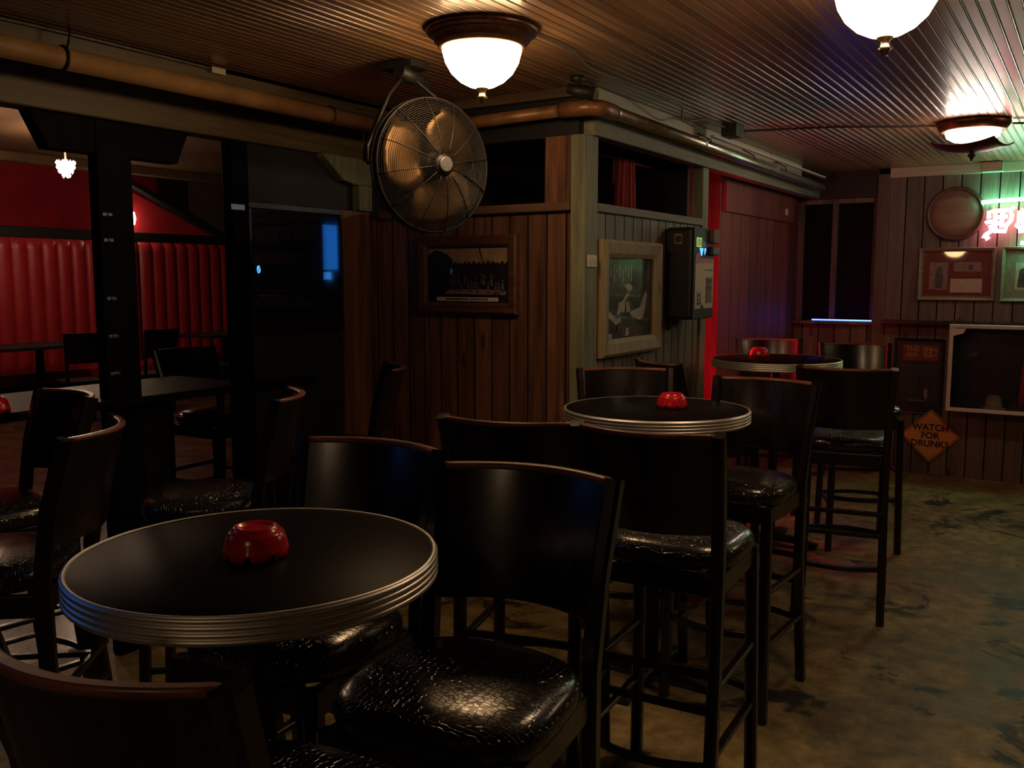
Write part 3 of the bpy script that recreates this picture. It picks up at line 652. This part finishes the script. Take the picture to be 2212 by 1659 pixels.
# red curtain in the opening above
t = thing('curtain', 'narrow dull red curtain hanging inside the upper opening of the pillar', 'curtain', (-2.22, 4.62, 1.90))
pr = [(.03*math.sin(k*1.15), -.11+.22*k/24) for k in range(25)]
o = MB().rings([[(a, b*s, z) for a, b in pr] for z, s in ((0, 1.05), (.12, 1), (.25, .86), (.30, .8))], closed=False, caps=False).build('cloth', M['red_cloth'], t)
md = o.modifiers.new('s', 'SOLIDIFY'); md.thickness = .004
MB().tube([(0, -.35, .29), (0, .35, .29)], .008, 8).build('rod', M['iron'], t)

# neon tubes and strips
t = thing('neon_tube', 'red neon tube tucked behind the far end of the pillar', 'neon tube', (-2.06, YE+.055, 0))
MB().tube([(0, 0, .55), (0, 0, 1.85)], .010, 10).build('tube', M['neon_red'], t)
for z in (.53, 1.86): MB().lathe([(.012, -.03), (.012, .03)], 12, (0, 0, z)).build('end_cap', M['iron'], t)
MB().box(-.01, .01, -.056, -.010, 1.2, 1.23).build('bracket', M['iron'], t)
t = thing('led_strip', 'blue LED strip glowing on the sill of the dark corner window', 'light strip', (-1.83, YB-.005, 1.205))
MB().box(-.16, .31, -.006, .004, 0, .008).build('diffuser', M['neon_blue'], t)
MB().box(-.165, .315, .004, .01, -.002, .010).build('channel', M['silver'], t)

def nz(px, py): return ((px-2168)*.00371-.605, 0, 1.98-(py-475)*.00371)
t = thing('window_reflection', 'tiny blue reflection, added as a glowing chip, high in the dark corner window', 'light', (-1.76, YB+.098, 2.225))
MB().box(-.022, .022, -.012, 0, -.006, .006).build('lens', M['neon_blue'], t, bevel=.003)  # glowing chip added in place of a reflection in the pane
MB().box(-.03, .03, -.004, .004, -.012, -.006).build('base', M['iron'], t)
t = thing('neon_sign', 'pink and green neon sign at the right edge of the back wall', 'neon sign', (0, YB-.07, 0))
mb = MB()
for st in ([(2126, 439), (2150, 437), (2200, 435), (2209, 424), (2216, 419), (2228, 433), (2290, 430)], [(2199, 521), (2240, 524), (2290, 520)]): mb.tube([nz(*p) for p in st], .014, 10)
mb.build('green_tube', M['neon_green'], t)
mb = MB()
for st in ([(2141, 471), (2140, 459), (2150, 457), (2177, 456), (2181, 466), (2180, 476), (2172, 486), (2171, 497), (2150, 496)],
           [(2150, 470), (2174, 468)], [(2135, 481), (2140, 477), (2165, 482)], [(2144, 484), (2146, 496), (2136, 504), (2133, 509), (2137, 512), (2143, 507)], [(2152, 462), (2153, 492)], [(2164, 462), (2164, 490)],
           [(2180, 455), (2184, 449)],
           [(2195, 458), (2194, 480), (2190, 486), (2197, 492), (2196, 498), (2208, 498), (2207, 480), (2209, 458), (2196, 457)], [(2201, 460), (2202, 494)],
           [(2224, 500), (2222, 456), (2240, 456), (2244, 474), (2226, 478), (2246, 500)], [(2262, 456), (2262, 500)]):
    mb.tube([nz(*p) for p in st], .016, 10)
mb.build('pink_tube', M['neon_pink'], t)
mb = MB()
for px, py in ((2150, 437), (2200, 436), (2140, 472), (2172, 490), (2196, 490), (2240, 524), (2270, 431)):
    p = nz(px, py); mb.tube([p, (p[0], .068, p[2])], .004, 6)
mb.build('support', M['iron'], t)

t = thing('barrel_lid', 'round wooden barrel lid hung on the back wall left of the neon', 'wall plaque', (-.94, YB-.004, 2.04))
mb = MB(); mb.rings([[(r*math.cos(a), -d, r*math.sin(a)) for a in [2*math.pi*k/64 for k in range(64)]] for r, d in ((.186, 0), (.186, .02), (.12, .024), (.02, .026))]); mb.build('board', M['lid'], t)
mb = MB(); mb.rings([[(r*math.cos(a), -d, r*math.sin(a)) for a in [2*math.pi*k/64 for k in range(64)]] for r, d in ((.18, 0), (.18, .045), (.19, .05), (.203, .045), (.207, 0))], caps=False); mb.build('rim', M['rim'], t)
for ch, a in zip('DRINKS', (112, 101, 90, 80, 70, 58)):
    text('letter', ch, .042, M['rim'], t, (.142*math.cos(R(a)), -.0255, .142*math.sin(R(a))), (R(90), R(90-a), 0), .0005)

def back_picture(x0, x1, z0, z1, label, polys, mats, fmat, fw):
    t = thing('framed_poster', label, 'picture', ((x0+x1)/2, YB-.004, (z0+z1)/2))
    W_, H_ = x1-x0, z1-z0
    frame_mb(W_, H_, fw, .05, PF).build('frame', fmat, t)
    flat(polys, mats, 'print', t, lambda u, v, d: (u, -.004-d, v))
    ps = [(u, v) for u, v in rect(-W_/2+fw*.8, W_/2-fw*.8, -H_/2+fw*.8, H_/2-fw*.8)]
    o = MB().add([PF(u, v, 0) for u, v in ps], [(0, 1, 2, 3)]).build('glass', M['glass'], t, (0, -.026, 0))
    o.rotation_euler = (R(-2.2), 0, R(-1.7))
    return t
back_picture(-1.18, -.646, 1.381, 1.785, 'framed red-brown poster with a pale sheet and small photo, below the barrel lid',
    [(0, rect(-.25, .25, -.19, .19)), (3, rect(-.235, .235, -.165, .17)), (1, rect(-.19, -.06, -.12, .09)), (4, [(-.15, -.11), (-.10, -.11), (-.09, -.02), (-.10, .05), (-.13, .06), (-.15, .0)]), (1, rect(-.02, .17, .02, .09)), (4, [(.08, .03), (.11, .03), (.115, .07), (.085, .075)]), (2, rect(-.04, .18, -.14, -.035))],
    [M['frame_thin'], M['sepia_ground'], M['cream'], M['poster_red'], M['photo_grey']], M['frame_thin'], .03)
back_picture(-.608, -.07, 1.378, 1.785, 'green-lit framed photo below the neon sign at the right edge',
    [(0, rect(-.25, .25, -.19, .19)), (1, rect(-.175, .19, -.115, .085)), (2, [(-.16, -.10), (-.10, -.1), (-.08, -.01), (-.10, .06), (-.15, .03)]), (3, [(-.06, -.11), (.02, -.11), (.04, 0), (.0, .06), (-.05, .02)])],
    [M['mat_green'], M['photo_white'], M['photo_dark'], M['photo_grey']], M['frame_thin'], .025)

# display case under the cap
t = thing('display_case', 'wall display case with a white front frame and dark glass, under the two framed posters', 'display case', (-.40, YB-.002, .885))
MB().box(-.51, .51, -.20, 0, -.335, -.32).box(-.51, .51, -.20, 0, .30, .308).box(-.51, -.495, -.20, 0, -.32, .30).box(.495, .51, -.20, 0, -.32, .30).box(-.495, .495, -.012, 0, -.32, .30).build('box', M['black'], t)
frame_mb(1.03, .66, .03, .02, lambda u, v, d: (u, -.20-d, v-.007)).build('front_frame', M['white'], t)
MB().prism([(-.485, .29), (-.40, .29), (-.42, .255), (-.485, .235)], 'y', -.215, -.205).build('corner_bracket', M['white'], t)
MB().add([(u, -.198, v) for u, v in rect(-.49, .49, -.31, .30)], [(0, 1, 2, 3)]).build('glass', M['case_glass'], t)
t = thing('straw_hat', 'straw hat lying inside the white framed display case', 'hat', (-.60, YB-.09, .567))
MB().lathe([(.085, .0), (.088, .01), (.06, .02), (.055, .08), (.035, .105), (.005, .11)], 32).build('crown', M['straw'], t)
MB().lathe([(.056, .022), (.059, .022), (.058, .042), (.055, .042)], 32).build('band', M['poster_red'], t)
t = thing('jersey', 'dark red cloth hanging inside the white framed display case', 'cloth', (-.30, YB-.03, .60))
pr = [(-.14+.28*k/20, -.03-.012*math.sin(k*1.1)) for k in range(21)]
MB().rings([[(a*s, b, z) for a, b in pr]+[(a*s, b+.01, z) for a, b in reversed(pr)] for z, s in ((0, 1), (.2, .95), (.5, .8))]).build('cloth', M['red_cloth'], t)

# poster low on the wall
t = thing('beer_poster', 'dark framed beer poster with red lettering and a yellow mug, left of the display case', 'poster', (-1.146, YB-.008, .78))
frame_mb(.37, .60, .02, .02, PF).build('frame', M['black'], t)
flat([(0, rect(-.17, .17, -.285, .285)), (1, rect(-.13, .14, -.20, .10)), (2, rect(-.12, .14, .125, .25)),
      (3, rect(.03, .095, .155, .23)), (3, [(.095, .165), (.125, .17), (.13, .215), (.095, .225), (.095, .215), (.118, .205), (.115, .18), (.095, .175)]), (2, rect(.045, .052, .165, .215)), (2, rect(.062, .069, .165, .215)), (4, rect(-.07, .05, -.195, -.19)), (4, [(.05, -.1), (.07, -.1), (.075, -.15), (.06, -.19), (.045, -.14)])],
     [M['poster_black'], M['poster_green'], M['rusty'], M['mug'], M['sepia_ground']], 'print', t, lambda u, v, d: (u, -.004-d, v))
text('lettering', 'THE', .055, M['mug'], t, (-.05, -.0085, .215)); text('lettering', 'BEER', .04, M['mug'], t, (-.05, -.0085, .17))

t = thing('warning_sign', 'orange diamond sign reading WATCH FOR DRUNKS, low on the back wall', 'sign', (-1.035, YB-.03, .315))
def diamond(r, rc):
    p = []
    for k in range(4):
        a = R(90*k+90); c = ((r-rc*1.414)*math.cos(a), (r-rc*1.414)*math.sin(a))
        for j in range(-4, 5): p.append((c[0]+rc*math.cos(a+R(45)*j/4), c[1]+rc*math.sin(a+R(45)*j/4)))
    return p
MB().prism(diamond(.212, .012), 'y', 0, .004).build('plate', M['orange'], t)
d0, d1 = diamond(.203, .011), diamond(.196, .010)
MB().rings([[(u, -.0006, v) for u, v in d0], [(u, -.0006, v) for u, v in d1]], caps=False, smooth=False).build('border', M['ink'], t)
for k, wd in enumerate(('WATCH', 'FOR', 'DRUNKS')):
    o = text('lettering', wd, .072, M['ink'], t, (0, -.0012, .065-.065*k), depth=.0004, sx=.98)
MB().box(-.03, .03, .004, .026, -.03, .03).build('standoff', M['iron'], t)

t = thing('game_display', 'lit blue game screen glowing behind the dark glass panel, right of the second post', 'screen', (-3.312, 3.468, 1.68))
MB().box(-.03, .0, -.055, .050, -.155, .155).build('housing', M['black'], t, bevel=.004)
mb = MB().box(.0, .004, -.050, .048, -.085, .14); mb.build('screen', M['tv'], t)
MB().box(.0, .004, -.05, .0, -.135, -.098).build('button_light', M['cyan'], t)
MB().box(-.169, -.03, -.02, .02, -.02, .02).build('bracket', M['iron'], t)
t = thing('panel_reflection', 'small blue reflection, painted as a glowing disc, at the left of the dark glass panel', 'reflection', (XL+.006, 2.975, 1.592))
MB().prism([(.010*math.cos(2*math.pi*k/20), .018*math.sin(2*math.pi*k/20)) for k in range(20)], 'x', 0, .0015).build('disc', M['cyan'], t)  # glowing disc imitates a lit reflection on the glass
MB().bar([(.0018, -.006, -.012), (.0018, .006, .012)], .004, .0008, (0, 1, 0)).build('stripe', M['ink'], t)
t = thing('television', 'lit blue television on the left wall beside the camera, seen only as blue glints', 'television', (XL-.002, .45, 1.80))
MB().box(0, .05, -.46, .46, -.27, .27).build('body', M['black'], t, bevel=.006)
MB().box(.0505, .052, -.44, .44, -.25, .25).build('screen', M['tv_big'], t)

# ------------------------------------------------------------------ tables
def table(x, y, h, r, label):
    t = thing('pub_table', label, 'table', (x, y, 0), 0, 'round pub tables')
    MB().lathe([(r-.012, h-.045), (r-.004, h-.044), (r-.004, h-.001), (r-.006, h), (.02, h)], 96).build('tabletop', M['laminate'], t)
    pr = [(r-.004, h-.046), (r, h-.046)]
    for k in range(4):
        z = h-.045+.0112*k; pr += [(r+.0004+.0042*math.sin(math.pi*q/6), z+.0006+.0096*(.5-.5*math.cos(math.pi*q/6))) for q in range(7)]
    pr += [(r+.001, h+.0012), (r-.004, h+.0016), (r-.006, h+.0002)]
    MB().lathe(pr, 128, caps=False).build('edge_band', M['chrome'], t)
    MB().lathe([(.026, .05), (.026, h-.08), (.05, h-.06), (.12, h-.046)], 24).build('column', M['iron'], t)
    mb = MB()
    for k in range(4):
        a = R(90*k); mb.bar([(0, 0, .045), (.16*math.cos(a), .16*math.sin(a), .038), (.27*math.cos(a), .27*math.sin(a), .018)], .055, .034, (-math.sin(a), math.cos(a), 0))
    mb.build('cross_foot', M['iron'], t)
    return t
table(-1.268, 1.122, 1.05, .325, 'nearest round black table with a ribbed aluminium edge, at the lower left')
table(-1.373, 3.166, 1.065, .345, 'middle round black table with a ribbed edge, beside the pillar corner')
table(-1.532, 5.237, 1.09, .36, 'farthest round black table with a ribbed edge, by the red-lit wall')

def ashtray_mesh():
    """upside-down notched plastic ashtray"""
    mb = MB(); n = 96; rows = []
    for r, z in ((.0535, 0), (.0585, 0), (.0575, .014), (.054, .030), (.050, .0415), (.047, .0455), (.042, .047), (.0405, .052), (.038, .0545), (.034, .0545), (.031, .0505), (.012, .0495)):
        row = []
        for k in range(n):
            a = 2*math.pi*k/n; zz = z
            ph = (k % 12)
            if z < .012 and ph in (5, 6, 7): zz = z + (.013 if ph == 6 else .011)
            row.append((r*math.cos(a), r*math.sin(a), zz))
        rows.append(row)
    mb.rings(rows, caps=False)
    o = len(mb.v)-n; mb.f.append(list(range(o, o+n))); mb.mi.append(0); mb.sm.append(True)
    return mb
def ashtray(x, y, z, label, rz=0, first=[]):
    o = first[0].copy() if first else ashtray_mesh().build('ashtray', M['ash'])
    if first: COL.objects.link(o)
    else: first.append(o)
    o.location = (x, y, z); o.rotation_euler = (0, 0, rz)
    tag(o, label, 'ashtray', 'red plastic ashtrays')
ashtray(-1.260, 1.112, 1.0505, 'red upturned ashtray on the nearest round table', R(10))
ashtray(-1.325, 3.205, 1.0655, 'red upturned ashtray on the middle round table', R(20))
ashtray(-1.66, 5.33, 1.0905, 'red upturned ashtray on the farthest round table')
ashtray(-3.335, 1.742, 1.0705, 'red upturned ashtray on the left counter, half cut off by the photo edge')

# ------------------------------------------------------------------ bar stools
SH, TOPZ = .80, 1.16
def make_stool():
    t = thing('bar_stool', '', 'bar stool', (0, 0, 0), 0, 'black bar stools')
    # domed cushion
    def sq(w, d, z, e=3.4, n=44, yo=0):
        out = []
        for k in range(n):
            a = 2*math.pi*k/n; c, s = math.cos(a), math.sin(a); f = (abs(c)**e+abs(s)**e)**(-1/e)
            taper = 1-.05*(-s*f*.5+.5)
            out.append((w*c*f*taper, d*s*f+yo, z))
        return out
    y0 = .02; mb = MB()
    rows = [sq(.19, .175, SH-.035, yo=y0), sq(.202, .186, SH-.03, yo=y0), sq(.209, .193, SH-.012, yo=y0), sq(.207, .191, SH+.006, yo=y0), sq(.197, .182, SH+.021, yo=y0), sq(.18, .17, SH+.031, 3.0, yo=y0), sq(.14, .13, SH+.037, 2.6, yo=y0), sq(.09, .085, SH+.040, 2.2, yo=y0), sq(.04, .04, SH+.041, 2, yo=y0), sq(.004, .004, SH+.041, 2, yo=y0)]
    mb.rings(rows); o = mb.build('seat', M['croc'], t)
    # apron
    mb = MB()
    mb.box(-.17, .17, .175, .195, SH-.095, SH-.036); mb.box(-.17, .17, -.17, -.15, SH-.095, SH-.036)
    mb.box(-.185, -.165, -.15, .175, SH-.095, SH-.036); mb.box(.165, .185, -.15, .175, SH-.095, SH-.036)
    mb.build('seat_frame', M['black_wood'], t, bevel=.003)
    for s in (-1, 1):
        MB().bar([(s*.188, .205, 0), (s*.176, .182, SH-.037)], .036, .036).build('leg', M['black_wood'], t)
        MB().bar([(s*.185, -.225, 0), (s*.178, -.175, SH*.62), (s*.180, -.172, SH), (s*.186, -.20, SH+.18), (s*.196, -.252, TOPZ)], .034, .040).build('leg', M['black_wood'], t)
    # curved back panel between the rear posts, its top edge worn to bare mahogany
    n = 22; rows = []
    def arc(z, inset, th):
        f = (z-SH)/(TOPZ-SH); yb = -.178-.074*f**1.3; hw = .172+.014*f
        out = []
        for k in range(n+1):
            q = k/n*2-1; out.append((hw*q, yb-.062*(1-q*q)+inset, z))
        for k in range(n, -1, -1):
            q = k/n*2-1; out.append((hw*q, yb-.062*(1-q*q)-th, z))
        return out
    zs = [.885, .89, .96, 1.03, 1.10, 1.148]
    mb = MB()
    for i, z in enumerate(zs): rows.append(arc(z, .010 if i else .006, .010 if i else .006))
    mb.rings(rows, smooth=True); b = mb.build('backrest', M['black_wood'], t)
    md = b.modifiers.new('e', 'EDGE_SPLIT'); md.split_angle = R(40)
    mb = MB(); mb.rings([arc(1.1485, .011, .011), arc(1.157, .011, .011), arc(1.161, .006, .006)]); mb.build('top_rail', M['worn_edge'], b)
    # stretchers and bowed foot rests
    for s in (-1, 1):
        for z in (.27, .46):
            fz = z/SH; MB().bar([(s*(.186-.008*fz), .19-.02*fz, z), (s*(.184-.005*fz), -.21+.04*fz, z)], .016, .024, (0, 0, 1)).build('stretcher', M['black_wood'], t)
    for z in (.40, .50): MB().bar([(-.178, -.198, z), (.178, -.198, z)], .022, .016, (0, 0, 1)).build('stretcher', M['black_wood'], t)
    for z in (.31,):
        MB().bar([(-.178+.356*k/12, .192+.05*math.sin(math.pi*k/12), z) for k in range(13)], .026, .016, (0, 0, 1)).build('foot_rest', M['black_wood'], t)
        MB().bar([(-.178+.356*k/12, -.205-.045*math.sin(math.pi*k/12), z-.06) for k in range(13)], .022, .016, (0, 0, 1)).build('foot_rest', M['black_wood'], t)
    return t
stool0 = make_stool()
def stool(x, y, rz, label, used=[]):
    """x, y: where the middle of the two top corners of the back stands"""
    t = copy_tree(stool0) if used else stool0
    used.append(1)
    a = R(rz); t.location = (x-.252*math.sin(a), y+.252*math.cos(a), 0); t.rotation_euler = (0, 0, a); t['label'] = label
stool(-.875, .54, 6, 'nearest black bar stool at the lower left, seen over its curved reddish top rail')
stool(-.965, 1.56, 187, 'bar stool facing the camera, its big crocodile-pattern seat shining at the bottom centre')
stool(-1.435, 1.625, 185, 'bar stool under the far side of the nearest table, blue glint on its back')
stool(-1.365, 2.12, 14, 'black bar stool seen from behind, left of the two before the middle table')
stool(-.97, 2.17, 3, 'black bar stool seen from behind, right of the two before the middle table')
stool(-1.06, 3.50, 177, 'bar stool right of the middle table, green glint on its seat corner')
stool(-.905, 4.16, 10, 'tall bar stool seen from behind beside the orange diamond sign')
stool(-1.71, 3.60, 213, 'bar stool with a glossy back behind the middle table, at the pillar corner')
stool(-1.74, 4.02, -38, 'bar stool turned sideways under the guitar picture')
stool(-1.77, 5.89, 205, 'bar stool behind the farthest table, left one, against the red-lit wall')
stool(-1.21, 5.75, 203, 'bar stool behind the farthest table, right one, beside the beer poster')
stool(-2.225, 1.42, 129, 'bar stool left of the nearest table, turned sideways with brown curved top rail')
stool(-2.33, 2.20, 131, 'bar stool turned sideways beyond the nearest table, before the dark glass panel')
stool(-2.66, 3.15, 133, 'bar stool standing edge-on against the plank wall below the caged fan')
stool(-2.97, 1.80, 172, 'bar stool at the left photo edge by the counter, gold glint on its seat')
stool(-4.30, 3.32, -88, 'bar stool on the lounge side of the counter, seat showing between the posts')
